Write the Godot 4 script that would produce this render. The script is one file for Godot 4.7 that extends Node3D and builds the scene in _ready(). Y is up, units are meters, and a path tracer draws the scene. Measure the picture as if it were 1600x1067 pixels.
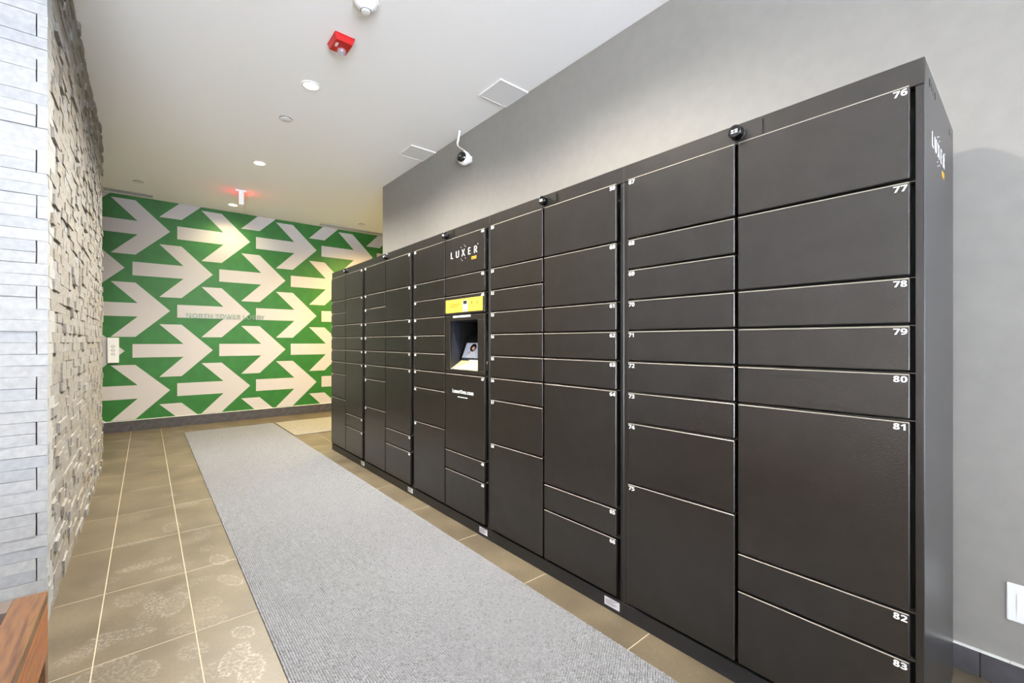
extends Node3D

# ---------------------------------------------------------------- measures (metres; the floor under the camera is the origin, -z runs down the hall)
const EYE = Vector3(0, 1.2127, 0)
const YAW = 0.6974
const CEIL = 3.187
const LOCKER_X = 1.6063      # plane of the locker frames
const LOCKER_H = 1.98
const WALL_X = 2.318         # grey wall behind the lockers
const WALL_END = -5.339
const FAR_Z = -7.8587        # wall with the arrows
const STONE_X = -0.325       # side of the stone-clad wall
const STONE_Z = -2.725       # its end facing the entrance
const STONE_END = -5.80
const GLASS_Z = 3.4          # entrance glazing behind the camera
const BASE_H = 0.142
const SKY = 2.2
const LAMPS = 18.5
const EXPOSURE = 1.05
const UNIT = 0.1306          # one door row

var used := {}
var M := {}
var rng := RandomNumberGenerator.new()
var fonts := {}

func _ready():
	# ---- camera
	var cam := Camera3D.new(); cam.name = "camera"; add_child(cam)
	cam.position = EYE; cam.rotation.y = -YAW; cam.fov = 76.03; cam.near = 0.03; cam.far = 100.0; cam.current = true
	# ---- sky and exposure
	var we := WorldEnvironment.new(); we.name = "environment"
	var env := Environment.new()
	var sm := ProceduralSkyMaterial.new()
	sm.sky_top_color = Color(0.78, 0.85, 1.0); sm.sky_horizon_color = Color(0.95, 0.97, 1.0)
	sm.ground_horizon_color = Color(0.895, 0.935, 0.99); sm.ground_bottom_color = Color(0.87, 0.905, 0.96)
	sm.sky_energy_multiplier = SKY; sm.ground_energy_multiplier = SKY * 2.2
	var sky := Sky.new(); sky.sky_material = sm
	env.background_mode = Environment.BG_SKY; env.sky = sky
	env.tonemap_mode = Environment.TONE_MAPPER_LINEAR; env.tonemap_exposure = EXPOSURE
	env.sdfgi_enabled = true; env.ssao_enabled = true; env.ssil_enabled = true
	we.environment = env; add_child(we)

	rng.seed = 20417
	materials()
	setting()
	stone_walls()
	arrow_mural()
	lockers()
	rugs()
	bench()
	ceiling_things()
	wall_things()

# ---------------------------------------------------------------- names, metas
func numbered(called: String) -> String:
	if not used.has(called):
		used[called] = 0
		return called
	used[called] += 1
	return "%s_%03d" % [called, used[called]]

func thing(called: String, label: String, category: String, at := Vector3.ZERO, group := "") -> Node3D:
	var o := Node3D.new(); o.name = numbered(called); add_child(o); o.position = at
	o.set_meta("label", label); o.set_meta("category", category)
	if group != "": o.set_meta("group", group)
	return o

func structure(called: String, label: String, category: String) -> Node3D:
	var o := thing(called, label, category)
	o.set_meta("kind", "structure")
	return o

func obj(called: String, mesh: Variant, mat: Material, parent: Node) -> MeshInstance3D:
	var o := MeshInstance3D.new(); o.name = called
	if mesh is SurfaceTool: mesh = mesh.commit()
	o.mesh = mesh; o.material_override = mat; o.cast_shadow = GeometryInstance3D.SHADOW_CASTING_SETTING_ON
	parent.add_child(o, true)
	return o

# ---------------------------------------------------------------- shapes
func begin() -> SurfaceTool:
	var st := SurfaceTool.new(); st.begin(Mesh.PRIMITIVE_TRIANGLES); return st

func face(st: SurfaceTool, p: Array, out: Vector3):
	var n: Vector3 = (p[1] - p[0]).cross(p[2] - p[0])
	if n.length_squared() < 1e-18 and p.size() > 3: n = (p[2] - p[0]).cross(p[3] - p[0])
	n = n.normalized()
	var q := p
	if n.dot(out) > 0.0:
		q = p.duplicate(); q.reverse()
	else: n = -n
	var u := (Vector3.UP if absf(n.y) < 0.8 else Vector3.RIGHT).cross(n).normalized()
	var v := n.cross(u)
	for i in range(1, q.size() - 1):
		for a in [q[0], q[i], q[i + 1]]:
			st.set_normal(n); st.set_uv(Vector2(a.dot(u), -a.dot(v))); st.add_vertex(a)

func box(st: SurfaceTool, lo: Vector3, hi: Vector3, c := 0.0):
	# a box, its edges chamfered by c
	var m := (lo + hi) / 2.0
	var h := (hi - lo) / 2.0
	if c <= 0.0:
		for ax in 3:
			for s in [-1.0, 1.0]:
				var q := []
				for k in [[-1, -1], [1, -1], [1, 1], [-1, 1]]:
					var p := Vector3.ZERO
					p[ax] = s * h[ax]; p[(ax + 1) % 3] = k[0] * h[(ax + 1) % 3]; p[(ax + 2) % 3] = k[1] * h[(ax + 2) % 3]
					q.append(m + p)
				var out := Vector3.ZERO; out[ax] = s
				face(st, q, out)
		return
	for ax in 3:
		var b := (ax + 1) % 3
		var d := (ax + 2) % 3
		for s in [-1.0, 1.0]:
			var q := []
			for k in [[-1, -1], [1, -1], [1, 1], [-1, 1]]:
				var p := Vector3.ZERO
				p[ax] = s * h[ax]; p[b] = k[0] * (h[b] - c); p[d] = k[1] * (h[d] - c)
				q.append(m + p)
			var out := Vector3.ZERO; out[ax] = s
			face(st, q, out)
		for s in [-1.0, 1.0]:
			for t in [-1.0, 1.0]:
				var q := []
				for k in [[0, -1], [0, 1], [1, 1], [1, -1]]:
					var p := Vector3.ZERO
					p[ax] = k[1] * (h[ax] - c)
					p[b] = s * (h[b] - (c if k[0] else 0.0)); p[d] = t * (h[d] - (0.0 if k[0] else c))
					q.append(m + p)
				var out := Vector3.ZERO; out[b] = s; out[d] = t
				face(st, q, out)
	for s in [-1.0, 1.0]:
		for t in [-1.0, 1.0]:
			for r in [-1.0, 1.0]:
				var a := Vector3(s * (h.x - c), t * (h.y - c), r * h.z)
				var b := Vector3(s * (h.x - c), t * h.y, r * (h.z - c))
				var d := Vector3(s * h.x, t * (h.y - c), r * (h.z - c))
				face(st, [m + a, m + b, m + d], Vector3(s, t, r))

func boxed(lo: Vector3, hi: Vector3, c := 0.0) -> SurfaceTool:
	var st := begin(); box(st, lo, hi, c); return st

func prism(st: SurfaceTool, poly: PackedVector2Array, place: Transform3D, depth: float, bevel := 0.0):
	# a flat outline (x, y) given a thickness towards +z of the placing transform
	var tri := Geometry2D.triangulate_polygon(poly)
	var front := place.basis.z.normalized()
	for i in range(0, tri.size(), 3):
		var q := []
		for k in 3:
			var p := poly[tri[i + k]]
			q.append(place * Vector3(p.x, p.y, depth))
		face(st, q, front)
	var n := poly.size()
	var ccw := not Geometry2D.is_polygon_clockwise(poly)
	for i in n:
		var a := poly[i]
		var b := poly[(i + 1) % n]
		var e := b - a
		var out := place.basis * Vector3(e.y, -e.x, 0) * (1.0 if ccw else -1.0)
		face(st, [place * Vector3(a.x, a.y, 0), place * Vector3(b.x, b.y, 0), place * Vector3(b.x, b.y, depth), place * Vector3(a.x, a.y, depth)], out)

func lathe(profile: Array, segs := 32) -> ArrayMesh:
	# profile of [radius, height], spun about y; corners sharper than 35 degrees stay sharp
	var st := begin()
	for k in range(profile.size() - 1):
		var a := Vector2(profile[k][0], profile[k][1])
		var b := Vector2(profile[k + 1][0], profile[k + 1][1])
		var e := (b - a).normalized()
		var nn := Vector2(e.y, -e.x)
		var na := nn
		var nb := nn
		if k > 0:
			var e0 := (a - Vector2(profile[k - 1][0], profile[k - 1][1])).normalized()
			if e0.dot(e) > 0.82: na = (nn + Vector2(e0.y, -e0.x)).normalized()
		if k < profile.size() - 2:
			var e1 := (Vector2(profile[k + 2][0], profile[k + 2][1]) - b).normalized()
			if e1.dot(e) > 0.82: nb = (nn + Vector2(e1.y, -e1.x)).normalized()
		for i in segs:
			var t0 := TAU * i / segs
			var t1 := TAU * (i + 1) / segs
			var c0 := Vector3(cos(t0), 0, sin(t0))
			var c1 := Vector3(cos(t1), 0, sin(t1))
			var v := [[c0 * a.x + Vector3.UP * a.y, c0 * na.x + Vector3.UP * na.y], [c1 * a.x + Vector3.UP * a.y, c1 * na.x + Vector3.UP * na.y],
				[c1 * b.x + Vector3.UP * b.y, c1 * nb.x + Vector3.UP * nb.y], [c0 * b.x + Vector3.UP * b.y, c0 * nb.x + Vector3.UP * nb.y]]
			for tri in [[0, 1, 2], [0, 2, 3]]:
				var p: Vector3 = v[tri[0]][0]
				var q: Vector3 = v[tri[1]][0]
				var r: Vector3 = v[tri[2]][0]
				var cr := (q - p).cross(r - p)
				if cr.length_squared() < 1e-20: continue
				var order: Array = tri
				if cr.dot(v[tri[0]][1] + v[tri[1]][1] + v[tri[2]][1]) > 0.0: order = [tri[0], tri[2], tri[1]]
				for j in order:
					st.set_normal(v[j][1]); st.set_uv(Vector2(t0, v[j][0].y)); st.add_vertex(v[j][0])
	return st.commit()

func tube(st: SurfaceTool, path: Array, radii: Array, segs := 12):
	var rings := []
	for i in path.size():
		var t: Vector3 = (path[mini(i + 1, path.size() - 1)] - path[maxi(i - 1, 0)]).normalized()
		var u := t.cross(Vector3.RIGHT if absf(t.x) < 0.9 else Vector3.UP).normalized()
		var v := t.cross(u)
		var ring := []
		for k in segs:
			var d := u * cos(TAU * k / segs) + v * sin(TAU * k / segs)
			ring.append([path[i] + d * float(radii[i]), d])
		rings.append(ring)
	for i in range(path.size() - 1):
		for k in segs:
			var q := [rings[i][k], rings[i][(k + 1) % segs], rings[i + 1][(k + 1) % segs], rings[i + 1][k]]
			for tri in [[0, 1, 2], [0, 2, 3]]:
				var cr: Vector3 = (q[tri[1]][0] - q[tri[0]][0]).cross(q[tri[2]][0] - q[tri[0]][0])
				var order: Array = tri if cr.dot(q[tri[0]][1]) < 0.0 else [tri[0], tri[2], tri[1]]
				for j in order:
					st.set_normal(q[j][1]); st.set_uv(Vector2.ZERO); st.add_vertex(q[j][0])
	face(st, rings[0].map(func(r): return r[0]), path[0] - path[1])
	face(st, rings[-1].map(func(r): return r[0]), path[-1] - path[-2])

func rounded(w: float, h: float, r: float, n := 5) -> PackedVector2Array:
	var p := PackedVector2Array()
	for c in [[1, 1, 0.0], [-1, 1, 90.0], [-1, -1, 180.0], [1, -1, 270.0]]:
		for i in n + 1:
			var a := deg_to_rad(c[2] + 90.0 * i / n)
			p.append(Vector2(c[0] * (w / 2 - r) + r * cos(a), c[1] * (h / 2 - r) + r * sin(a)))
	return p

func ring_poly(r: float, n: int) -> PackedVector2Array:
	var p := PackedVector2Array()
	for i in n: p.append(Vector2(cos(TAU * i / n), sin(TAU * i / n)) * r)
	return p

func lettering(text: String, cap: float, bold: bool, depth := 0.0006, wide := 1.0, align := HORIZONTAL_ALIGNMENT_CENTER) -> Mesh:
	# letters whose capitals are «cap» metres tall, lying in the xy plane with the baseline at y = 0
	var key := "bold" if bold else "plain"
	if not fonts.has(key):
		var f := SystemFont.new(); f.font_names = PackedStringArray(["Droid Sans"]); f.font_weight = 700 if bold else 400
		fonts[key] = f
	var t := TextMesh.new()
	t.font = fonts[key]; t.text = text; t.font_size = 64; t.pixel_size = cap / (64.0 * 0.714); t.depth = depth / 1.0
	t.curve_step = 2.0; t.horizontal_alignment = align; t.vertical_alignment = VERTICAL_ALIGNMENT_CENTER
	return t

# ---------------------------------------------------------------- materials
func mat(col: Color, rough: float, metal := 0.0, spec := 0.5) -> StandardMaterial3D:
	var m := StandardMaterial3D.new()
	m.albedo_color = col; m.roughness = rough; m.metallic = metal; m.metallic_specular = spec
	return m

func noise_tex(freq: float, octaves: int, ramp: Gradient, size := 512, seed_ := 1, normal := 0.0) -> NoiseTexture2D:
	var n := FastNoiseLite.new(); n.noise_type = FastNoiseLite.TYPE_SIMPLEX_SMOOTH; n.frequency = freq; n.fractal_octaves = octaves; n.seed = seed_
	var t := NoiseTexture2D.new(); t.width = size; t.height = size; t.seamless = true; t.noise = n
	if ramp: t.color_ramp = ramp
	if normal > 0.0:
		t.as_normal_map = true; t.bump_strength = normal
	return t

func ramp(cols: Array, offs: Array) -> Gradient:
	var g := Gradient.new()
	g.offsets = PackedFloat32Array(offs); g.colors = PackedColorArray(cols)
	return g

func tri(m: StandardMaterial3D, scale: Vector3, world := true) -> StandardMaterial3D:
	m.uv1_triplanar = true; m.uv1_world_triplanar = world; m.uv1_scale = scale; m.uv1_triplanar_sharpness = 8.0
	return m

func materials():
	var g := func(a: float, b: float) -> Gradient: return ramp([Color(a, a, a), Color(b, b, b)], [0.2, 0.8])
	# paints
	M.wall = tri(mat(Color(0.53, 0.513, 0.49), 0.72), Vector3.ONE * 0.9)
	M.wall.albedo_texture = noise_tex(0.02, 3, g.call(0.98, 1.0), 512, 3)
	M.wall.normal_enabled = true; M.wall.normal_texture = noise_tex(0.35, 2, null, 512, 5, 1.0); M.wall.normal_scale = 0.12
	M.ceiling = tri(mat(Color(0.975, 0.975, 0.975), 0.85), Vector3.ONE * 0.7)
	M.white = mat(Color(0.93, 0.93, 0.92), 0.42)
	M.trim = mat(Color(0.94, 0.94, 0.91), 0.35)
	M.panel = mat(Color(0.90, 0.90, 0.90), 0.6)
	M.diffuser = mat(Color(0.74, 0.75, 0.77), 0.5)
	M.shadow_gap = mat(Color(0.25, 0.25, 0.25), 0.9)
	M.green = tri(mat(Color(0.145, 0.425, 0.14), 0.5), Vector3.ONE * 0.8)
	M.green.albedo_texture = noise_tex(0.012, 3, g.call(0.93, 1.0), 512, 11)
	M.cream = mat(Color(0.73, 0.71, 0.70), 0.55)
	# locker powder coat
	M.locker = tri(mat(Color(0.32, 0.306, 0.292), 0.30, 0.92, 0.6), Vector3.ONE * 1.0)
	M.locker.albedo_texture = noise_tex(0.016, 4, g.call(0.965, 1.0), 512, 15)
	M.locker.normal_enabled = true; M.locker.normal_texture = noise_tex(0.42, 2, null, 512, 17, 2.0); M.locker.normal_scale = 0.12
	M.locker_side = tri(mat(Color(0.39, 0.39, 0.395), 0.30, 0.85, 0.7), Vector3.ONE * 1.0)
	M.locker_side.normal_enabled = true; M.locker_side.normal_texture = M.locker.normal_texture; M.locker_side.normal_scale = 0.05
	M.recess = mat(Color(0.05, 0.05, 0.05), 0.7)
	M.kick = mat(Color(0.12, 0.12, 0.125), 0.4)
	M.ledge = mat(Color(0.42, 0.40, 0.36), 0.35, 0.6)
	M.edge = mat(Color(0.66, 0.63, 0.57), 0.35, 0.3)  # pale colour standing in for light caught on the door tops
	M.number = mat(Color(0.93, 0.93, 0.92), 0.5)
	M.logo_white = mat(Color(0.93, 0.93, 0.92), 0.5)
	M.logo_gold = mat(Color(0.86, 0.62, 0.16), 0.5)
	M.sticker = mat(Color(0.90, 0.89, 0.90), 0.5)
	M.print_grey = mat(Color(0.45, 0.45, 0.47), 0.6)
	M.yellow = mat(Color(0.80, 0.71, 0.26), 0.45)
	M.amber_print = mat(Color(0.70, 0.50, 0.10), 0.5)
	M.dark_print = mat(Color(0.12, 0.12, 0.13), 0.5)
	M.niche = mat(Color(0.20, 0.21, 0.24), 0.34, 0.5)
	M.tan = mat(Color(0.74, 0.66, 0.48), 0.55)
	M.black_gloss = mat(Color(0.03, 0.03, 0.035), 0.06, 0.0, 0.6)
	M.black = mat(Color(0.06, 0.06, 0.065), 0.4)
	# tile
	M.floor = tri(mat(Color(0.66, 0.67, 0.695), 0.40, 0.0, 0.5), Vector3(1 / 2.4, 1 / 2.4, 1 / 4.8))
	M.floor.albedo_texture = floor_picture()
	M.grout = mat(Color(0.64, 0.585, 0.50), 0.9)
	M.base_tile = tri(mat(Color(0.30, 0.29, 0.30), 0.5), Vector3.ONE * 1.6)
	M.base_tile.albedo_texture = noise_tex(0.012, 4, g.call(0.85, 1.0), 512, 23)
	# ledge stone, four tones
	var speck := noise_tex(0.03, 4, g.call(0.86, 1.0), 512, 29)
	var faint := noise_tex(0.02, 3, g.call(0.94, 1.0), 512, 30)
	var rock := noise_tex(0.05, 4, null, 512, 31, 6.0)
	M.stone = []
	for c in [Color(0.565, 0.548, 0.525), Color(0.55, 0.53, 0.50), Color(0.575, 0.57, 0.56), Color(0.555, 0.525, 0.48), Color(0.635, 0.635, 0.63), Color(0.61, 0.615, 0.62)]:
		var s := tri(mat(c, 0.75), Vector3.ONE * 2.5)
		s.albedo_texture = speck if M.stone.size() < 4 else faint; s.normal_enabled = true; s.normal_texture = rock; s.normal_scale = 0.32 if M.stone.size() < 4 else 0.06
		M.stone.append(s)
	M.mortar = mat(Color(0.60, 0.56, 0.50), 0.95)
	# rug
	M.pile = mat(Color(0.475, 0.475, 0.48), 0.9); M.pile.vertex_color_use_as_albedo = true
	M.pile2 = mat(Color(0.54, 0.515, 0.45), 0.9); M.pile2.vertex_color_use_as_albedo = true
	M.backing = mat(Color(0.36, 0.36, 0.37), 0.95)
	# wood
	M.wood = []
	for k in 3:
		var w := tri(mat([Color(0.60, 0.60, 0.63), Color(0.88, 0.73, 0.48), Color(0.57, 0.56, 0.57)][k], 0.38, 0.0, 0.6), Vector3(9.0, 9.0, 0.7), false)
		w.albedo_texture = noise_tex(0.012, 5, ramp([Color(0.44, 0.25, 0.10), Color(0.63, 0.41, 0.19), Color(0.70, 0.49, 0.26), Color(0.54, 0.33, 0.14)], [0.1, 0.45, 0.7, 0.95]), 512, 41 + k)
		M.wood.append(w)
	M.spacer = mat(Color(0.36, 0.31, 0.28), 0.5)
	# fittings
	M.red = mat(Color(0.72, 0.06, 0.07), 0.3)
	M.clear = mat(Color(0.92, 0.94, 0.96, 0.25), 0.05); M.clear.transparency = BaseMaterial3D.TRANSPARENCY_ALPHA
	M.glass = mat(Color(0.95, 0.97, 0.97, 0.04), 0.02); M.glass.transparency = BaseMaterial3D.TRANSPARENCY_ALPHA
	M.steel = mat(Color(0.72, 0.73, 0.72), 0.25, 1.0)
	M.letters = mat(Color(0.50, 0.58, 0.47), 0.4, 0.45)
	M.aluminium = mat(Color(0.45, 0.46, 0.48), 0.4, 0.7)
	M.asphalt = mat(Color(0.765, 0.77, 0.78), 0.9)
	M.lamp = mat(Color(1, 0.98, 0.92), 0.5); M.lamp.emission_enabled = true; M.lamp.emission = Color(1.0, 0.95, 0.82); M.lamp.emission_energy_multiplier = 6.0
	M.red_glow = mat(Color(0.9, 0.2, 0.2), 0.5); M.red_glow.emission_enabled = true; M.red_glow.emission = Color(1.0, 0.18, 0.14); M.red_glow.emission_energy_multiplier = 0.6

func floor_picture() -> ImageTexture:
	# brown stone with soft clouds and dusty shoe prints; 2.4 m by 4.8 m
	var w := 900
	var h := 1800
	var n := FastNoiseLite.new(); n.noise_type = FastNoiseLite.TYPE_SIMPLEX_SMOOTH; n.frequency = 0.006; n.fractal_octaves = 4; n.seed = 71
	var d := FastNoiseLite.new(); d.noise_type = FastNoiseLite.TYPE_SIMPLEX_SMOOTH; d.frequency = 0.16; d.fractal_octaves = 3; d.seed = 73
	var base := PackedFloat32Array(); base.resize(w * h)
	var clouds := n.get_seamless_image(w, h).get_data()
	var fine := d.get_seamless_image(w, h).get_data()
	var dust := PackedFloat32Array(); dust.resize(w * h)
	# prints: x, z, length, width, angle, strength
	var prints := [[0.0, -3.10], [-0.06, -2.73], [0.01, -2.52], [-0.16, -2.39], [-0.07, -2.42], [0.17, -2.30], [0.27, -3.37], [0.27, -3.12], [0.0, -2.11], [0.31, -2.12], [0.26, -1.96],
		[0.14, -4.39], [0.13, -3.62], [0.14, -2.12], [-0.16, -3.01], [-0.06, -3.48], [-0.08, -3.95], [0.31, -2.91], [0.12, -2.97], [0.17, -2.71], [0.10, -2.55], [0.16, -1.94], [0.23, -4.03],
		[-0.08, -2.14], [-0.03, -2.02], [0.30, -1.86], [0.07, -1.88], [0.22, -2.45], [0.33, -2.62], [1.52, -4.6], [1.50, -3.35], [1.53, -5.0], [0.03, -2.62], [-0.12, -2.2]]
	var r := RandomNumberGenerator.new(); r.seed = 99
	for p in prints:
		var len_ := r.randf_range(0.055, 0.125)
		var wid := r.randf_range(0.035, 0.055)
		var ang := r.randf_range(-0.5, 0.5) + (PI / 2 if r.randf() < 0.35 else 0.0)
		var strength := r.randf_range(0.35, 0.95)
		var rim := r.randf() < 0.5
		var cx: float = fposmod(p[0] / 2.4, 1.0) * w
		var cy: float = fposmod(p[1] / 4.8, 1.0) * h
		var reach := int(len_ * 375.0) + 4
		for dy in range(-reach, reach + 1):
			for dx in range(-reach, reach + 1):
				var u := (dx * cos(ang) + dy * sin(ang)) / (wid * 375.0)
				var v := (-dx * sin(ang) + dy * cos(ang)) / (len_ * 375.0)
				var e := sqrt(u * u + v * v)
				if e > 1.15: continue
				var x := posmod(int(cx) + dx, w)
				var y := posmod(int(cy) + dy, h)
				var f: float = fine[y * w + x] / 255.0
				var tread := 0.5 + 0.5 * sin(v * 22.0 + 9.0 * f + u * 3.0)
				var k: float = clampf((1.1 - e) * 4.0, 0, 1) * smoothstep(0.46, 0.66, f * 0.95 + tread * 0.10)
				if rim: k = maxf(k * 0.5, smoothstep(0.25, 0.0, absf(e - 0.85)) * smoothstep(0.35, 0.6, f))
				dust[y * w + x] = maxf(dust[y * w + x], k * strength)
	var bytes := PackedByteArray(); bytes.resize(w * h * 3)
	for i in w * h:
		var c: float = clouds[i] / 255.0
		var f: float = fine[i] / 255.0
		var t := clampf(0.5 + (c - 0.5) * 1.1 + (f - 0.5) * 0.25, 0, 1)
		var col := Color(0.455, 0.395, 0.30).lerp(Color(0.60, 0.53, 0.41), t)
		col = col.lerp(Color(0.83, 0.80, 0.75), clampf(dust[i] * 0.64 + maxf(0.0, f - 0.66) * 0.7, 0, 1))
		bytes[i * 3] = int(col.r * 255); bytes[i * 3 + 1] = int(col.g * 255); bytes[i * 3 + 2] = int(col.b * 255)
	return ImageTexture.create_from_image(Image.create_from_data(w, h, false, Image.FORMAT_RGB8, bytes))

# ---------------------------------------------------------------- the setting
func setting():
	var west := -2.6
	var east := 5.2
	var low := -8.6
	# floor slab with tiles set in pale grout
	var fl := structure("floor", "brown stone tile floor with pale grout and dusty shoe prints", "floor")
	obj("grout_bed", boxed(Vector3(west - 0.2, -0.2, low), Vector3(east + 0.2, -0.0007, GLASS_Z + 0.15)), M.grout, fl)
	var tw := 0.3125
	var tl := 0.6125
	var cache := {}
	var loose := begin()
	for j in range(-9, 13):
		var z1 := -0.413 - tl * j
		for i in range(-8, 17):
			var x0 := -0.153 + tw * i
			var a := Vector3(maxf(x0, west) + 0.0019, -0.02, maxf(z1 - tl, FAR_Z) + 0.0019)
			var b := Vector3(minf(x0 + tw, east) - 0.0019, 0.0, minf(z1, GLASS_Z) - 0.0019)
			if b.x - a.x < 0.01 or b.z - a.z < 0.01: continue
			var seen_left := x0 < 0.42 and x0 > -0.8 and z1 < -1.0
			var seen_right := x0 > 1.0 and z1 < -0.2
			if not (seen_left or seen_right):
				box(loose, a, b); continue
			var key := "%.3f %.3f" % [b.x - a.x, b.z - a.z]
			if not cache.has(key):
				cache[key] = boxed(-(b - a) / 2, (b - a) / 2, 0.0005).commit()
			var o := obj("tile", cache[key], M.floor, fl)
			o.position = (a + b) / 2
	var rest := obj("tile_field", loose, M.floor, fl); rest.set_meta("kind", "stuff")
	# ceiling
	var ce := structure("ceiling", "smooth white painted ceiling over the lobby", "ceiling")
	obj("slab", boxed(Vector3(west - 0.2, CEIL, low), Vector3(east + 0.2, CEIL + 0.2, GLASS_Z + 0.15)), M.ceiling, ce)
	# walls
	var wr := structure("wall_right", "warm grey painted wall behind the black lockers", "wall")
	obj("plaster", boxed(Vector3(WALL_X, 0, WALL_END), Vector3(WALL_X + 0.2, CEIL, GLASS_Z), 0.003), M.wall, wr)
	var wf := structure("wall_far", "green far wall painted with rows of cream arrows pointing right", "wall")
	obj("plaster", boxed(Vector3(west - 0.2, 0, low), Vector3(east + 0.2, CEIL, FAR_Z)), M.green, wf)
	var we_ := structure("wall_east", "wall closing the side corridor past the lockers", "wall")
	obj("plaster", boxed(Vector3(east, 0, low), Vector3(east + 0.2, CEIL, WALL_END + 0.2)), M.wall, we_)
	var wc := structure("wall_corridor", "wall of the side corridor behind the locker wall", "wall")
	obj("plaster", boxed(Vector3(WALL_X + 0.2, 0, WALL_END), Vector3(east + 0.2, CEIL, WALL_END + 0.2)), M.wall, wc)
	var ww := structure("wall_west", "left wall of the lobby outside the picture", "wall")
	obj("plaster", boxed(Vector3(west - 0.2, 0, low), Vector3(west, CEIL, GLASS_Z + 0.15)), M.ceiling, ww)
	# entrance glazing behind the camera
	var wi := structure("window_1", "glazed entrance front behind the camera", "window")
	var gx := 1.0
	var fr := begin()
	var z0 := GLASS_Z
	var z1b := GLASS_Z + 0.1
	box(fr, Vector3(west, 0, z0), Vector3(gx, 0.12, z1b), 0.004)
	box(fr, Vector3(west, CEIL - 0.16, z0), Vector3(gx, CEIL, z1b), 0.004)
	var n := 4
	for i in n + 1:
		var x := lerpf(west + 0.04, gx - 0.04, float(i) / n)
		box(fr, Vector3(x - 0.035, 0.12, z0), Vector3(x + 0.035, CEIL - 0.16, z1b), 0.004)
	box(fr, Vector3(west, 2.2, z0 + 0.01), Vector3(gx, 2.26, z1b - 0.01), 0.004)
	obj("window_frame", fr, M.aluminium, wi)
	for i in n:
		var xa := lerpf(west + 0.04, gx - 0.04, float(i) / n) + 0.03
		var xb := lerpf(west + 0.04, gx - 0.04, float(i + 1) / n) - 0.03
		obj("pane", boxed(Vector3(xa, 0.115, z0 + 0.045), Vector3(xb, 2.205, z0 + 0.053)), M.glass, wi)
		obj("pane", boxed(Vector3(xa, 2.255, z0 + 0.045), Vector3(xb, CEIL - 0.155, z0 + 0.053)), M.glass, wi)
	var wn := structure("wall_daylight_block", "unseen wall added beside the entrance glazing to block daylight", "wall")  # added to keep daylight off the near end of the right wall
	obj("plaster", boxed(Vector3(gx, 0, GLASS_Z), Vector3(WALL_X + 0.2, CEIL, GLASS_Z + 0.15), 0.003), M.wall, wn)
	var gr := structure("ground", "paving outside the entrance", "ground")
	obj("paving", boxed(Vector3(-20, -0.2, GLASS_Z + 0.15), Vector3(20, -0.02, GLASS_Z + 0.9)), M.asphalt, gr)
	var sky_blocker := structure("canopy", "unseen flat canopy added outside the entrance to block high sky light", "canopy")  # added out of view to shade the high sky and favour upward light
	obj("slab", boxed(Vector3(-6, CEIL + 0.1, GLASS_Z + 0.15), Vector3(6, CEIL + 0.35, GLASS_Z + 2.0), 0.01), M.ceiling, sky_blocker)
	# baseboards
	var bf := structure("baseboard_far", "dark grey tile baseboard under the arrow mural", "baseboard")
	var x := -2.6
	while x < 5.2:
		obj("tile", boxed(Vector3(x + 0.001, 0, FAR_Z), Vector3(minf(x + 0.61, 5.2) - 0.001, BASE_H, FAR_Z + 0.012), 0.0015), M.base_tile, bf)
		x += 0.61
	obj("edge_strip", boxed(Vector3(-2.6, BASE_H, FAR_Z), Vector3(5.2, BASE_H + 0.006, FAR_Z + 0.011), 0.001), M.trim, bf)
	var br := structure("baseboard_right", "dark grey tile baseboard on the grey wall beside the lockers", "baseboard")
	var zz := -0.124 - 0.61 * 9
	while zz < GLASS_Z:
		obj("tile", boxed(Vector3(WALL_X - 0.012, 0, maxf(zz, WALL_END) + 0.001), Vector3(WALL_X, 0.091, minf(zz + 0.61, GLASS_Z) - 0.001), 0.0015), M.base_tile, br)
		zz += 0.61
	var t1 := structure("trim_1", "white edge strip along the top of the grey tile baseboard", "trim")
	obj("strip", boxed(Vector3(WALL_X - 0.014, 0.0915, WALL_END), Vector3(WALL_X, 0.0975, -0.052), 0.001), M.trim, t1)
	obj("strip", boxed(Vector3(WALL_X - 0.014, 0.0915, -0.051), Vector3(WALL_X, 0.0975, GLASS_Z), 0.001), M.trim, t1)

func stone_piece(l: float, h: float, d: float) -> ArrayMesh:
	# one split-faced strip: length along x, height along y, face towards +z, uneven
	var st := begin()
	var j := func(a: float) -> float: return rng.randf_range(-a, a)
	var nx := 3
	var f := []
	for i in nx:
		for k in 2:
			var u := float(i) / (nx - 1)
			f.append(Vector3(l * (u - 0.5) + (j.call(0.02 * l) if i == 1 else j.call(0.0012)), h * (k - 0.5) * 0.985 + j.call(0.0007), d + j.call(0.0022)))
	var back := []
	for i in nx:
		for k in 2: back.append(Vector3(f[i * 2 + k].x, h * (k - 0.5), 0))
	for i in nx - 1:
		var a := i * 2
		face(st, [f[a], f[a + 2], f[a + 3]], Vector3.BACK); face(st, [f[a], f[a + 3], f[a + 1]], Vector3.BACK)
		face(st, [f[a + 1], f[a + 3], back[a + 3], back[a + 1]], Vector3.UP)
		face(st, [f[a], f[a + 2], back[a + 2], back[a]], Vector3.DOWN)
	face(st, [f[0], f[1], back[1], back[0]], Vector3.LEFT)
	face(st, [f[4], f[5], back[5], back[4]], Vector3.RIGHT)
	return st.commit()

func append_piece(st: SurfaceTool, mesh: Mesh, x: Transform3D): st.append_from(mesh, 0, x)

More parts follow.
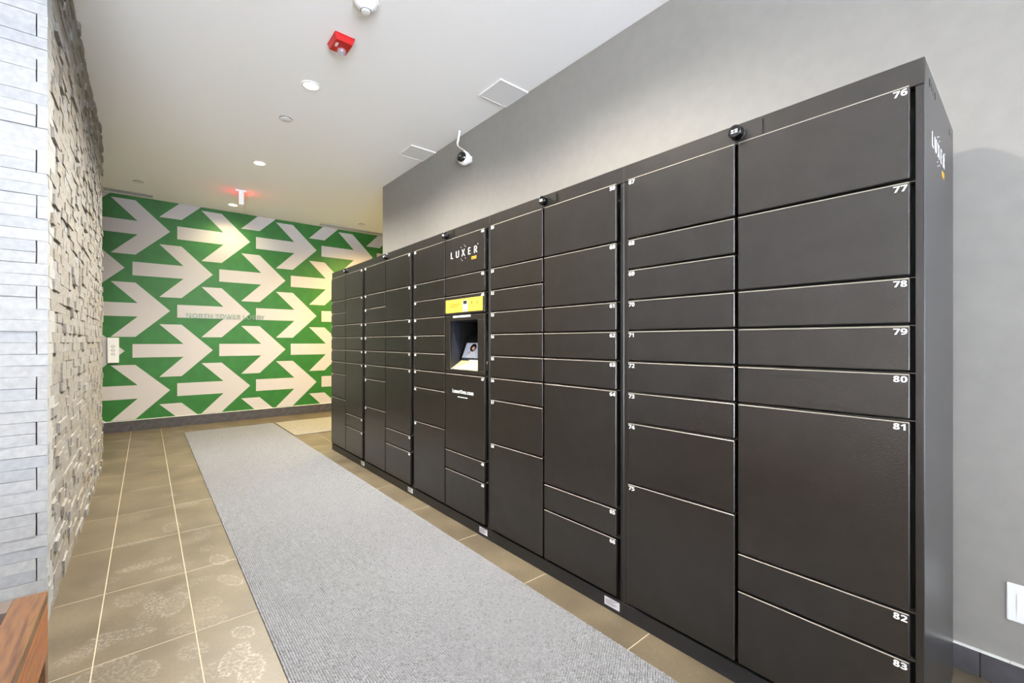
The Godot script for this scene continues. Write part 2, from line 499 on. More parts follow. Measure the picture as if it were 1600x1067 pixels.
func stone_walls():
	# the side along the hall: its stones stand out unevenly, so their ends catch the daylight
	var side := structure("wall_left", "stone clad wall of small uneven cream ledge stones along the hall", "wall")
	var core_x := STONE_X - 0.03
	obj("core", boxed(Vector3(-2.6, 0, STONE_END), Vector3(core_x, CEIL, STONE_Z - 0.03)), M.mortar, side)
	var spots := []
	var rows := 66
	var rh := CEIL / rows
	var ends := []
	for r in rows:
		var z := STONE_Z + 0.002 if (r / 2) % 2 == 0 else STONE_Z - 0.032
		ends.append(z)
		while z > STONE_END + 0.02:
			var l := rng.randf_range(0.06, 0.20)
			if z - l < STONE_END + 0.03: l = z - STONE_END + rng.randf_range(-0.02, 0.012)
			var d := 0.026 + rng.randf() * 0.006 + (rng.randf_range(0.004, 0.011) if rng.randf() < 0.25 else 0.0)
			if z > STONE_Z - 0.04: d = 0.030
			spots.append([z - l / 2, (r + 0.5) * rh, l - 0.0006, d])
			z -= l
	spots.sort_custom(func(a, b): return a[0] > b[0])
	var rest := []
	for k in 6: rest.append(begin())
	var counts := [0, 0, 0, 0, 0, 0]
	for i in spots.size():
		var s: Array = spots[i]
		var piece := stone_piece(s[2], rh * 0.995, s[3])
		var x := Transform3D(Basis(Vector3.UP, PI / 2), Vector3(core_x, s[1], s[0]))
		var k: int = 4 if s[3] == 0.030 else [0, 1, 3, 1, 0, 2, 1, 0][rng.randi() % 8]
		if i < 300:
			var o := obj("stone", piece, M.stone[k], side); o.transform = x
		else: append_piece(rest[k], piece, x); counts[k] += 1
	for k in 6:
		if counts[k]: obj("stone_field", rest[k], M.stone[k], side).set_meta("kind", "stuff")
	# the end towards the entrance: longer, whiter strips
	var front := structure("wall_left_end", "end of the stone clad wall faced with long bright white stone strips", "wall")
	front.name = "wall_front"
	spots = []
	rows = 66
	var z := STONE_Z - 0.03
	for r in rows:
		var corner: bool = (r / 2) % 2 == 0
		var x: float = STONE_X - (0.0335 if corner else 0.0)
		while x > -2.58:
			var l := rng.randf_range(0.16, 0.46)
			spots.append([x - l / 2, (r + 0.5) * rh, l - 0.0012, 0.027 + rng.randf() * 0.006])
			x -= l
	spots.sort_custom(func(a, b): return a[0] > b[0])
	var st := begin()
	for i in spots.size():
		var s: Array = spots[i]
		var piece := stone_piece(s[2], rh * 0.985, s[3])
		var tr := Transform3D(Basis(), Vector3(s[0], s[1], z))
		if i < 300:
			var o := obj("stone", piece, M.stone[[4, 4, 5, 4][rng.randi() % 4]], front); o.transform = tr
		else: append_piece(st, piece, tr)
	obj("stone_field", st, M.stone[4], front).set_meta("kind", "stuff")

# ---------------------------------------------------------------- the mural
func arrow_mural():
	var mural := get_node("wall_far")
	var shape := PackedVector2Array([Vector2(0, 0), Vector2(-0.373, 0.37), Vector2(-0.622, 0.37), Vector2(-0.35, 0.092), Vector2(-0.905, 0.092), Vector2(-0.905, -0.092), Vector2(-0.35, -0.092), Vector2(-0.622, -0.37), Vector2(-0.373, -0.37)])
	var frame := PackedVector2Array([Vector2(-1.3, BASE_H + 0.007), Vector2(4.6, BASE_H + 0.007), Vector2(4.6, CEIL - 0.001), Vector2(-1.3, CEIL - 0.001)])
	for r in 7:
		var y := 3.327 - 0.5605 * r
		for k in range(-2, 5):
			var tip := (0.262 if r % 2 else 0.764) + 0.985 * k
			if tip < -0.75 or tip - 0.905 > 4.0: continue
			var p := PackedVector2Array()
			for v in shape: p.append(v + Vector2(tip, y))
			for q in Geometry2D.intersect_polygons(p, frame):
				var st := begin()
				prism(st, q, Transform3D(Basis(), Vector3(0, 0, FAR_Z)), 0.0015)
				obj("arrow", st, M.cream, mural)
	# raised letters
	var sign_ := thing("lobby_sign", "row of small raised metal letters reading NORTH TOWER LOBBY on the mural", "sign", Vector3(0.438, 1.59, FAR_Z))
	var text := "NORTH TOWER LOBBY"
	var f := 64
	lettering("A", 0.07, false)
	var font: Font = fonts["plain"]
	var total := font.get_string_size(text, HORIZONTAL_ALIGNMENT_LEFT, -1, f).x
	var cap := 0.066
	var px := cap / (64.0 * 0.714)
	var stretch := 1.008 / (total * px)
	for i in text.length():
		if text[i] == " ": continue
		var a := font.get_string_size(text.substr(0, i), HORIZONTAL_ALIGNMENT_LEFT, -1, f).x
		var w := font.get_string_size(text[i], HORIZONTAL_ALIGNMENT_LEFT, -1, f).x
		var o := obj("letter", lettering(text[i], cap, false, 0.012), M.letters, sign_)
		o.position = Vector3((a + w / 2) * px * stretch, 0, 0.008)
		o.scale = Vector3(stretch, 1, 1)

# ---------------------------------------------------------------- lockers
func lockers():
	var edges := [-0.187, -1.152, -2.127, -3.104, -4.097, -5.068]
	var first := [67, 50, 35, 18, 1]
	var labels := ["black parcel locker unit nearest the camera, door numbers 67 to 83, logo on its side",
		"black parcel locker unit numbered 50 to 66, between the nearest unit and the niche unit",
		"black parcel locker unit with an open niche, yellow notice and white logo door",
		"black parcel locker unit just beyond the open niche, second from the far end",
		"black parcel locker unit farthest away, in front of the green arrow mural"]
	for i in 5:
		var t := thing("parcel_locker", labels[i], "locker", Vector3(LOCKER_X, 0, edges[i]), "bank of parcel lockers")
		locker(t, edges[i] - edges[i + 1], first[i], i == 2, i == 0)

func text_on_door(called: String, text: String, cap: float, at: Vector3, m: Material, parent: Node, bold := true, wide := 1.0, depth := 0.0012) -> MeshInstance3D:
	# writing that faces -x; «at» is the middle of the text
	var o := obj(called, lettering(text, cap, bold, depth), m, parent)
	o.position = at; o.rotation.y = -PI / 2; o.scale = Vector3(wide, 1, 1)
	return o

func locker(t: Node3D, w: float, first: int, kiosk: bool, near: bool):
	# local axes: x = 0 is the frame plane and -x is towards the hall; z = 0 is the near edge, -w the far one
	var depth := 2.25 - LOCKER_X
	var sheet := 0.0015
	var sides := begin()
	box(sides, Vector3(0.0005, 0.0, -w + 0.0006), Vector3(depth, LOCKER_H - 0.002, -w + 0.0026))
	box(sides, Vector3(depth - 0.003, 0.0, -w + 0.0006), Vector3(depth, LOCKER_H - 0.002, -0.0006))
	box(sides, Vector3(0.0005, LOCKER_H - 0.004, -w + 0.0006), Vector3(depth, LOCKER_H - 0.001, -0.0006))
	obj("case", sides, M.locker, t)
	var sp := begin(); box(sp, Vector3(0.0, 0.0, -0.0026), Vector3(depth, LOCKER_H, -0.0006), 0.0008)
	var side_panel := obj("side_panel", sp, M.locker_side, t)
	# frame stiles and the dark recess behind the doors
	obj("stile", boxed(Vector3(0.0, 0.07, -0.0195), Vector3(0.03, 1.9075, -0.0028), 0.0008), M.locker, t)
	obj("stile", boxed(Vector3(0.0, 0.07, -w + 0.0028), Vector3(0.03, 1.9075, -w + 0.024), 0.0008), M.locker, t)
	var top := 1.907
	var mid := -w / 2.0
	var dz := [[-0.0285, mid + 0.006], [mid - 0.006, -w + 0.0335]]   # right column, left column
	var rc := begin()
	if kiosk:
		box(rc, Vector3(0.028, 0.07, mid), Vector3(0.034, 1.9075, -w + 0.02))
		box(rc, Vector3(0.028, 1.37, -0.018), Vector3(0.034, 1.9075, mid))
		box(rc, Vector3(0.028, 0.07, -0.018), Vector3(0.034, 1.01, mid))
	else:
		box(rc, Vector3(0.028, 0.07, -0.018), Vector3(0.034, 1.9075, -w + 0.02))
	obj("recess", rc, M.recess, t)
	# header and kick plate
	obj("header", boxed(Vector3(-0.002, 1.909, -w + 0.0006), Vector3(0.02, LOCKER_H, -0.0006), 0.0012), M.locker, t)
	var kp := begin()
	box(kp, Vector3(-0.003, 0.0, -w + 0.0006), Vector3(0.03, 0.066, -0.0006), 0.0015)
	obj("kick_plate", kp, M.kick, t)
	# doors
	var right := [2, 2, 1, 1, 1, 4, 1, 2]
	var left := [2, 1, 1, 1, 1, 1, 1, 2, 4]
	if kiosk: right = [2, 1, 1, 3, 4, 1, 2]
	for side in 2:
		var z1: float = dz[side][0]
		var z0: float = dz[side][1]
		var y := top
		var num := first + 9 if side == 0 else first
		var rows: Array = right if side == 0 else left
		for i in rows.size():
			var hgt: float = rows[i] * UNIT
			var is_niche: bool = kiosk and side == 0 and i == 3
			var lo := Vector3(-0.020, y - hgt + 0.0098, z0)
			var hi := Vector3(-0.002, y, z1)
			if i > 0: obj("shelf_edge", boxed(Vector3(-0.006, y + 0.0018, z0 - 0.002), Vector3(0.029, y + 0.0036, z1 + (0.0095 if side == 0 else 0.0))), M.ledge, t)
			if is_niche:
				niche(t, lo, hi)
			else:
				var d := obj("locker_door", boxed(lo, hi, 0.0022), M.locker, t)
				obj("painted_glint", boxed(Vector3(-0.0206, y - 0.0026, z0 + 0.001), Vector3(-0.0188, y + 0.0004, z1 - 0.001), 0.0005), M.edge, d)  # highlight along the door top, painted as a pale strip
				var nz := (z1 - 0.019) if side == 0 else (z0 + 0.019)
				text_on_door("door_number", str(num), 0.0165, Vector3(-0.0202, y - 0.0145, nz), M.number, d, true, 1.22)
				if kiosk and side == 0: extras(d, i, lo, hi)
			num += 1
			if is_niche: num -= 1
			y -= hgt
	# cover plate with a small dark camera puck on the header
	var plate := begin()
	prism(plate, rounded(0.160, 0.066, 0.013), Transform3D(Basis(Vector3.UP, -PI / 2), Vector3(-0.002, 1.9445, mid)), 0.0042)
	obj("cover_plate", plate, M.locker, t)
	var puck := obj("camera_puck", lathe([[0.0, 0.030], [0.018, 0.030], [0.0205, 0.0295], [0.0225, 0.0275], [0.023, 0.025], [0.023, 0.001], [0.025, 0.0]], 36), M.black_gloss, t)
	puck.rotation.z = PI / 2; puck.position = Vector3(-0.0062, 1.9455, mid)
	for k in 4:
		var mk := obj("mark", boxed(Vector3(-0.0065 + (k % 2) * 0.0073, 0.030, -0.0105 + (k / 2) * 0.0125), Vector3(-0.0022 + (k % 2) * 0.0073, 0.0304, -0.0015 + (k / 2) * 0.0125), 0.0001), M.number, puck)
	# small spec label at the foot of the near stile
	var lb := obj("spec_label", boxed(Vector3(-0.0038, 0.0185, -0.104), Vector3(-0.0028, 0.0555, -0.022)), M.sticker, t)
	var pr := begin()
	for k in 6:
		box(pr, Vector3(-0.0041, 0.0495 - k * 0.0048, -0.098 + (0.02 if k == 0 else 0.0)), Vector3(-0.0037, 0.0513 - k * 0.0048, -0.030 - 0.012 * (k % 3)))
	obj("print", pr, M.print_grey, lb)
	if near:
		# slots along the top edge and the logo on the free side
		for p in [[0.075, 0.020], [0.118, 0.006], [0.150, 0.006], [0.185, 0.012], [0.53, 0.012], [0.58, 0.006]]:
			obj("vent_slot", boxed(Vector3(p[0], 1.93, -0.0012), Vector3(p[0] + p[1], 1.952, -0.0003)), M.recess, side_panel)
		logo(side_panel, Transform3D(Basis(), Vector3(0.126, 1.776, -0.0006)), 0.276, 0.043)

func logo(parent: Node, at: Transform3D, wid: float, cap: float):
	# five spaced thin capitals with four dots round the middle one, a small gold word under the end
	var word := "LUXER"
	var n := 0
	for ch in word:
		var o := obj("logo_letter", lettering(ch, cap, false, 0.0012), M.logo_white, parent)
		var x := wid * (0.06 + 0.22 * n)
		o.transform = at * Transform3D(Basis.from_scale(Vector3(1.12, 1.0, 1)), Vector3(x, cap / 2, 0.0002))
		n += 1
	var g := obj("logo_word", lettering("ONE", cap * 0.44, true, 0.0012), M.logo_gold, parent)
	g.transform = at * Transform3D(Basis.from_scale(Vector3(1.05, 1.0, 1)), Vector3(wid * 0.885, -cap * 0.62, 0.0002))
	var st := begin()
	for d in [[0.42, 1.38], [0.58, 1.38], [0.42, -0.38], [0.58, -0.38], [0.46, -0.62], [0.54, 1.62]]:
		prism(st, ring_poly(cap * 0.05, 8), at * Transform3D(Basis(), Vector3(wid * d[0], cap * d[1], 0)), 0.0008)
	prism(st, ring_poly(cap * 0.07, 10), at * Transform3D(Basis(), Vector3(wid * 1.02, cap * 1.2, 0)), 0.0008)
	obj("logo_dots", st, M.logo_white, parent).set_meta("kind", "stuff")

func extras(d: Node, i: int, lo: Vector3, hi: Vector3):
	var z := func(world: float) -> float: return world + 2.127
	var out := Basis(Vector3.UP, -PI / 2)
	if i == 0:
		logo(d, Transform3D(out, Vector3(-0.0200, 1.770, z.call(-2.546))), 0.315, 0.0435)
	elif i == 2:
		var y := obj("yellow_notice", boxed(Vector3(-0.0212, 1.405, z.call(-2.604)), Vector3(-0.0198, 1.4935, z.call(-2.173)), 0.0004), M.yellow, d)
		text_on_door("print", "Track packages straight\nfrom your phone", 0.0085, Vector3(-0.0214, 1.4535, z.call(-2.495)), M.amber_print, d, false)
		obj("phone_picture", boxed(Vector3(-0.0216, 1.408, z.call(-2.392)), Vector3(-0.0211, 1.480, z.call(-2.338))), M.sticker, d)
		var ph := begin()
		box(ph, Vector3(-0.0220, 1.4555, z.call(-2.386)), Vector3(-0.0215, 1.478, z.call(-2.344)))
		box(ph, Vector3(-0.0220, 1.4175, z.call(-2.388)), Vector3(-0.0215, 1.4205, z.call(-2.342)))
		for k in 2:
			for r in 4: box(ph, Vector3(-0.0216, 1.451 + r * 0.006, z.call(-2.30 + 0.062 * k)), Vector3(-0.0211, 1.4535 + r * 0.006, z.call(-2.282 + 0.062 * k)))
		obj("print", ph, M.dark_print, d)
	elif i == 4:
		text_on_door("web_address", "LuxerOne.com", 0.0235, Vector3(-0.0201, 0.8815, z.call(-2.3965)), M.logo_white, d, true, 1.08)
		obj("underline", boxed(Vector3(-0.0206, 0.8440, z.call(-2.455)), Vector3(-0.0199, 0.8490, z.call(-2.340))), M.logo_white, d)

func niche(t: Node, lo: Vector3, hi: Vector3):
	var z := func(world: float) -> float: return world + 2.127
	var y0 := 1.028
	var y1 := 1.351
	var z0: float = z.call(-2.549)
	var z1: float = z.call(-2.228)
	var st := begin()
	box(st, Vector3(lo.x, y1, lo.z), hi, 0.0015)
	box(st, lo, Vector3(hi.x, y0, hi.z), 0.0015)
	box(st, Vector3(lo.x, y0, lo.z), Vector3(hi.x, y1, z0), 0.0015)
	box(st, Vector3(lo.x, y0, z1), Vector3(hi.x, y1, hi.z), 0.0015)
	var f := obj("niche_surround", st, M.locker, t)
	obj("name_strip", boxed(Vector3(lo.x - 0.0006, 1.3715, z.call(-2.511)), Vector3(lo.x + 0.0004, 1.3845, z.call(-2.306))), M.sticker, f)
	var p := begin()
	for k in 9: box(p, Vector3(lo.x - 0.0009, 1.3755, z.call(-2.497 + 0.021 * k)), Vector3(lo.x - 0.0005, 1.3805, z.call(-2.484 + 0.021 * k)))
	obj("print", p, M.print_grey, f)
	obj("niche_flange", boxed(Vector3(hi.x, y0, z0 - 0.0025), Vector3(0.056, y1, z0), 0.0006), M.niche, t)
	var b := begin()
	var dp := 0.34
	var zl := z0 - 0.05
	var zr := z1 + 0.03
	box(b, Vector3(0.036, y0 - 0.004, zl), Vector3(dp, y0, zr))
	box(b, Vector3(0.036, y1, zl), Vector3(dp, y1 + 0.004, zr))
	box(b, Vector3(0.036, y0, zl - 0.004), Vector3(dp, y1, zl))
	box(b, Vector3(0.036, y0, zr), Vector3(dp, y1, zr + 0.004))
	box(b, Vector3(dp, y0 - 0.004, zl), Vector3(dp + 0.004, y1 + 0.004, zr))
	obj("niche_lining", b, M.recess, t)
	# pale sloping ledge in front, dark wedge behind it
	var lg := begin()
	prism(lg, PackedVector2Array([Vector2(-0.014, y0 + 0.0005), Vector2(0.074, y0 + 0.0005), Vector2(0.074, y0 + 0.0545), Vector2(0.070, y0 + 0.0545), Vector2(-0.014, y0 + 0.003)]), Transform3D(Basis(), Vector3(0, 0, z0 + 0.004)), z1 - z0 - 0.005)
	obj("niche_ledge", lg, M.tan, t)
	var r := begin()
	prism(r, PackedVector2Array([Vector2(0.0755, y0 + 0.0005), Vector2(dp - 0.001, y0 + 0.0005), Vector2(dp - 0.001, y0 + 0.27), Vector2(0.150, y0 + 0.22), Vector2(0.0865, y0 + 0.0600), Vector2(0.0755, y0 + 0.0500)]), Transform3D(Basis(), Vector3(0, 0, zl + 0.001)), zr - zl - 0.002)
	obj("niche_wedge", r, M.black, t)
	# the printed card and slip resting on them
	var card := thing("photo_card", "glossy photo card of a dark-haired woman in white leaning inside the locker niche", "card", Vector3(LOCKER_X + 0.0845, y0 + 0.0605, -2.127 + z0 + 0.088), "")
	card.rotation.z = atan2(0.125, 0.051)
	var im := Image.create(96, 112, false, Image.FORMAT_RGB8)
	im.fill(Color(0.80, 0.83, 0.90))
	for yy in 112:
		for xx in 96:
			var u := (xx - 46.0) / 96.0
			var v := (yy - 56.0) / 112.0
			var c := Color(0.84, 0.86, 0.92)
			if xx > 84 and yy > 15 and yy < 70: c = Color(0.93, 0.90, 0.45)
			if pow((u + 0.01) / 0.17, 2) + pow((v + 0.22) / 0.24, 2) < 1.0: c = Color(0.14, 0.10, 0.10)
			if pow((u - 0.01) / 0.085, 2) + pow((v + 0.17) / 0.115, 2) < 1.0: c = Color(0.80, 0.62, 0.55)
			if v > 0.02 and absf(u - 0.03) < 0.10 + (v - 0.02) * 0.62: c = Color(0.92, 0.92, 0.95)
			if v > 0.0 and v < 0.17 and absf(u + 0.11 + v * 0.5) < 0.035: c = Color(0.80, 0.62, 0.55)
			if yy > 103: c = Color(0.18, 0.19, 0.24)
			im.set_pixel(xx, yy, c)
	var pm := mat(Color.WHITE, 0.25); pm.albedo_texture = ImageTexture.create_from_image(im)
	obj("paper", boxed(Vector3(0.002, 0.0006, -0.103), Vector3(0.122, 0.003, 0.103)), M.sticker, card)
	var q := begin()
	var ps := [[Vector3(0.003, 0.0034, -0.1025), Vector2(0, 1)], [Vector3(0.121, 0.0034, -0.1025), Vector2(0, 0)], [Vector3(0.121, 0.0034, 0.1025), Vector2(1, 0)], [Vector3(0.003, 0.0034, 0.1025), Vector2(1, 1)]]
	for k in [0, 1, 2, 0, 2, 3]:
		q.set_normal(Vector3.UP); q.set_uv(ps[k][1]); q.add_vertex(ps[k][0])
	obj("picture", q, pm, card)
	var slip := thing("paper_slip", "small white paper slip on the pale ledge below the photo card", "paper", Vector3(LOCKER_X + 0.060, y0 + 0.0490, -2.127 + z0 + 0.150))
	slip.rotation.z = atan2(0.0515, 0.084)
	obj("sheet", boxed(Vector3(-0.004, 0.0, -0.045), Vector3(0.014, 0.005, 0.055), 0.001), M.sticker, slip)

# ---------------------------------------------------------------- rugs
func loop_mesh(l: float, w: float, h: float) -> ArrayMesh:
	var st := begin()
	# a low dome: ring of six, smaller ring, tip
	var rings := []
	for r in [[1.0, 0.0], [0.86, 0.55], [0.45, 0.92]]:
		var ring := []
		for k in 6: ring.append(Vector3(cos(TAU * k / 6) * w / 2 * r[0], h * r[1], sin(TAU * k / 6) * l / 2 * r[0]))
		rings.append(ring)
	var tip := Vector3(0, h, 0)
	var add := func(p: Vector3): st.set_normal(Vector3(p.x / (w * w), p.y / (h * h) * 0.25, p.z / (l * l)).normalized()); st.set_uv(Vector2.ZERO); st.add_vertex(p)
	for r in 2:
		for k in 6:
			var a: Vector3 = rings[r][k]
			var b: Vector3 = rings[r][(k + 1) % 6]
			var c: Vector3 = rings[r + 1][(k + 1) % 6]
			var d: Vector3 = rings[r + 1][k]
			for p in [a, b, c, a, c, d]: add.call(p)
	for k in 6:
		for p in [rings[2][k], rings[2][(k + 1) % 6], tip]: add.call(p)
	return st.commit()

func pile(o: Node3D, x0: float, x1: float, z0: float, z1: float, px: float, pz: float, m: Material, seed_: int):
	var r := RandomNumberGenerator.new(); r.seed = seed_
	var nx := int((x1 - x0) / px)
	var nz := int((z1 - z0) / pz)
	var mm := MultiMesh.new(); mm.transform_format = MultiMesh.TRANSFORM_3D; mm.use_colors = true
	mm.mesh = loop_mesh(pz * 1.12, px * 1.05, 0.0058)
	mm.instance_count = nx * nz
	var i := 0
	for b in nz:
		for a in nx:
			var s := r.randf_range(0.85, 1.15)
			var tr := Transform3D(Basis(Vector3.UP, r.randf_range(0.1, 0.45)).scaled(Vector3(s, r.randf_range(0.75, 1.2), s)), Vector3(x0 + (a + 0.5) * px + r.randf_range(-0.0006, 0.0006), 0.005, z0 + (b + 0.5 + 0.5 * (a % 2)) * pz + r.randf_range(-0.0008, 0.0008)))
			mm.set_instance_transform(i, tr)
			var v := r.randf_range(0.84, 1.0) * (0.80 if r.randf() < 0.05 else 1.0)
			mm.set_instance_color(i, Color(v, v, v))
			i += 1
	var n := MultiMeshInstance3D.new(); n.name = "pile"; n.multimesh = mm; n.material_override = m
	n.set_meta("kind", "stuff"); o.add_child(n)

func rugs():
	var a := thing("runner_rug", "long pale grey looped runner rug lying in front of the black lockers", "rug", Vector3.ZERO)
	obj("backing", boxed(Vector3(0.398, 0.0003, -7.222), Vector3(1.442, 0.005, -0.45), 0.001), M.backing, a)
	pile(a, 0.388, 1.452, -7.230, -0.45, 0.0088, 0.0105, M.pile, 5)
	var b := thing("hall_rug", "second beige rug across the far end, running behind the lockers beside the runner", "rug", Vector3.ZERO)
	obj("backing", boxed(Vector3(1.470, 0.0003, -7.225), Vector3(4.6, 0.006, -6.10), 0.001), M.backing, b)
	pile(b, 1.468, 4.6, -7.226, -6.098, 0.012, 0.013, M.pile2, 6)

# ---------------------------------------------------------------- bench
func bench():
	var t := thing("wooden_bench", "orange brown wooden slatted bench corner in front of the white stone wall end", "bench", Vector3(-0.44, 0, -1.17))
	# local: x -0.21..0.21, z -0.77..0.77, top at 0.45
	var hw := 0.21
	var hl := 0.77
	var xs := [-0.21, -0.09, 0.028, 0.139]
	var ws := [0.080, 0.078, 0.071, 0.071]
	for i in 4:
		obj("slat", boxed(Vector3(xs[i], 0.415, -hl), Vector3(xs[i] + ws[i], 0.45, hl), 0.002), M.wood[i % 3], t)
	for i in 3:
		for z in [-hl + 0.001, -0.04, hl - 0.081]:
			obj("spacer", boxed(Vector3(xs[i] + ws[i] + 0.0004, 0.413, z), Vector3(xs[i + 1] - 0.0004, 0.4488, z + 0.08), 0.001), M.spacer, t)
	for s in [-1.0, 1.0]:
		obj("side_rail", boxed(Vector3(s * (hw - 0.011) - 0.011, 0.265, -hl + 0.003), Vector3(s * (hw - 0.011) + 0.011, 0.4146, hl - 0.003), 0.0015), M.wood[1], t)
		for e in [-1.0, 1.0]:
			obj("leg", boxed(Vector3(s * (hw - 0.0335) - 0.0335, 0.0, e * (hl - 0.0285) - 0.0265), Vector3(s * (hw - 0.0335) + 0.0335, 0.2646, e * (hl - 0.0285) + 0.0265), 0.003), M.wood[0], t)
	for e in [-1.0, 1.0]:
		obj("end_rail", boxed(Vector3(-hw + 0.0225, 0.315, e * (hl - 0.02) - 0.014), Vector3(hw - 0.0225, 0.4126, e * (hl - 0.02) + 0.014), 0.0015), M.wood[2], t)

# ---------------------------------------------------------------- on the ceiling
func downlight(x: float, z: float, label: String, energy: float, warm: Color):
	var t := thing("ceiling_light", label, "ceiling light", Vector3(x, CEIL, z), "recessed round ceiling lights")
	var ring := lathe([[0.052, -0.002], [0.054, -0.007], [0.066, -0.006], [0.070, -0.001], [0.070, 0.0]], 36)
	obj("ring", ring, M.white, t)
	obj("diffuser", lathe([[0.0, -0.0045], [0.05, -0.0045], [0.0525, -0.002], [0.0525, 0.0]], 32), M.lamp, t)
	var l := SpotLight3D.new(); l.name = "beam"; t.add_child(l)
	l.position = Vector3(0, -0.012, 0); l.rotation.x = -PI / 2
	l.light_color = warm; l.light_energy = energy; l.spot_angle = 79.0; l.spot_angle_attenuation = 0.9; l.spot_range = 14.0; l.spot_attenuation = 2.0
	l.light_size = 0.05; l.shadow_enabled = true

func ceiling_things():
	var warm := Color(1.0, 0.98, 0.94)
	var e := LAMPS
	downlight(0.975, -3.577, "bright round recessed ceiling light nearest the red strobe", e, warm)
	downlight(0.962, -5.497, "bright round recessed ceiling light in the middle, between the strobe and the exit sign", e, warm)
	downlight(0.962, -7.417, "bright round recessed ceiling light beside the exit sign near the mural", e * 0.11, Color(1.0, 0.95, 0.72))
	downlight(0.975, -1.657, "round recessed ceiling light above the picture, ahead of the camera", e, warm)
	downlight(-1.30, 2.183, "unseen ceiling light added behind the camera to bounce light onto the ceiling", e, warm)  # added out of view so the floor bounces light to the ceiling
	downlight(3.10, -6.60, "round recessed ceiling light round the corner in the side corridor", e * 1.3, Color(1.0, 0.86, 0.52))
	# smoke detector
	var s := thing("smoke_detector", "round white smoke detector on the ceiling at the top edge of the picture", "smoke detector", Vector3(0.978, CEIL, -2.488))
	obj("base", lathe([[0.0, -0.012], [0.066, -0.012], [0.070, -0.009], [0.071, 0.0]], 48), M.white, s)
	obj("dome", lathe([[0.0, -0.066], [0.022, -0.066], [0.0245, -0.064], [0.0265, -0.055], [0.030, -0.0545], [0.031, -0.050], [0.034, -0.0495], [0.040, -0.046], [0.054, -0.036], [0.0615, -0.024], [0.063, -0.012]], 48), M.white, s)
	obj("vent_ring", lathe([[0.0268, -0.0585], [0.0285, -0.0605], [0.030, -0.0585], [0.030, -0.0545]], 48), M.print_grey, s)
	# strobe
	var f := thing("fire_strobe", "red square fire alarm strobe with clear lens on the ceiling", "fire alarm", Vector3(0.984, CEIL, -2.925))
	var b := begin()
	box(b, Vector3(-0.064, -0.006, -0.082), Vector3(0.064, 0.0, 0.082), 0.002)
	var q := [[-0.062, -0.078, -0.006], [0.062, -0.078, -0.006], [0.062, 0.078, -0.006], [-0.062, 0.078, -0.006]]
	var a := []
	var c := []
	for v in q:
		a.append(Vector3(v[0], v[2], v[1])); c.append(Vector3(v[0] * 0.84, -0.040, v[1] * 0.86))
	for i in 4: face(b, [a[i], a[(i + 1) % 4], c[(i + 1) % 4], c[i]], (a[i] + a[(i + 1) % 4]) * Vector3(1, 0, 1) + Vector3(0, -0.01, 0))
	face(b, c, Vector3.DOWN)
	obj("housing", b, M.red, f)
	var lens := obj("lens", lathe([[0.0, -0.034], [0.012, -0.032], [0.022, -0.024], [0.027, -0.012], [0.028, 0.0]], 28), M.clear, f); lens.position = Vector3(0.012, -0.040, -0.028)
	obj("flash_tube", boxed(Vector3(-0.004, -0.06, -0.040), Vector3(0.028, -0.046, -0.016), 0.003), M.steel, f)
	var w := obj("print", lettering("FIRE", 0.016, true, 0.0008), M.logo_white, f); w.transform = Transform3D(Basis(Vector3(0, 0, 1), Vector3(1, 0, 0), Vector3(0, -1, 0)), Vector3(-0.034, -0.0404, 0.012))
	# sprinkler covers
	var cov := [[0.951, -4.255, 0.048, "small round white sprinkler cover between the two nearest ceiling lights"], [-0.075, -7.11, 0.048, "small round white sprinkler cover by the left end of the mural"], [2.785, -7.27, 0.048, "small round white sprinkler cover by the corner beyond the lockers"]]
	for v in cov:
		var k := thing("sprinkler_cover", v[3], "sprinkler", Vector3(v[0], CEIL, v[1]), "ceiling sprinkler covers")
		obj("plate", lathe([[0.0, -0.009], [v[2] - 0.003, -0.009], [v[2], -0.007], [v[2], -0.005], [v[2] - 0.008, -0.004]], 32), M.panel, k)
		obj("rim", lathe([[v[2] - 0.010, -0.0042], [v[2] + 0.003, -0.003], [v[2] + 0.003, 0.0]], 32), M.shadow_gap, k)
	# access panels against the grey wall
	for v in [[-2.705, "square white access panel on the ceiling right of the hanging camera, the nearer one"], [-4.142, "square white access panel on the ceiling farther back, just left of the hanging camera"]]:
		var p := thing("access_panel", v[1], "access panel", Vector3(2.178, CEIL, v[0]), "ceiling access panels")
		obj("door", boxed(Vector3(-0.130, -0.010, -0.132), Vector3(0.130, -0.002, 0.132), 0.0015), M.panel, p)
		var fr := begin()
		box(fr, Vector3(-0.139, -0.0125, -0.141), Vector3(0.139, 0, -0.1325), 0.001); box(fr, Vector3(-0.139, -0.0125, 0.1325), Vector3(0.139, 0, 0.141), 0.001)
		box(fr, Vector3(-0.139, -0.0125, -0.1325), Vector3(-0.1305, 0, 0.1325), 0.001); box(fr, Vector3(0.1305, -0.0125, -0.1325), Vector3(0.139, 0, 0.1325), 0.001)
		obj("frame", fr, M.panel, p)
	# slot diffusers along the mural
	for v in [[-1.3, 0.072, "long white slot air diffuser on the ceiling at the left end of the mural"], [2.25, 4.6, "long white slot air diffuser on the ceiling at the right end of the mural"]]:
		var d := thing("air_diffuser", v[2], "air diffuser", Vector3(v[0], CEIL, -7.70), "slot air diffusers")
		var n: float = v[1] - v[0]
		var fr := begin()
		box(fr, Vector3(0, -0.006, -0.065), Vector3(n, 0, -0.040), 0.001); box(fr, Vector3(0, -0.006, 0.040), Vector3(n, 0, 0.065), 0.001)
		box(fr, Vector3(0, -0.006, -0.040), Vector3(0.02, 0, 0.040), 0.001); box(fr, Vector3(n - 0.02, -0.006, -0.040), Vector3(n, 0, 0.040), 0.001)
		obj("frame", fr, M.diffuser, d)
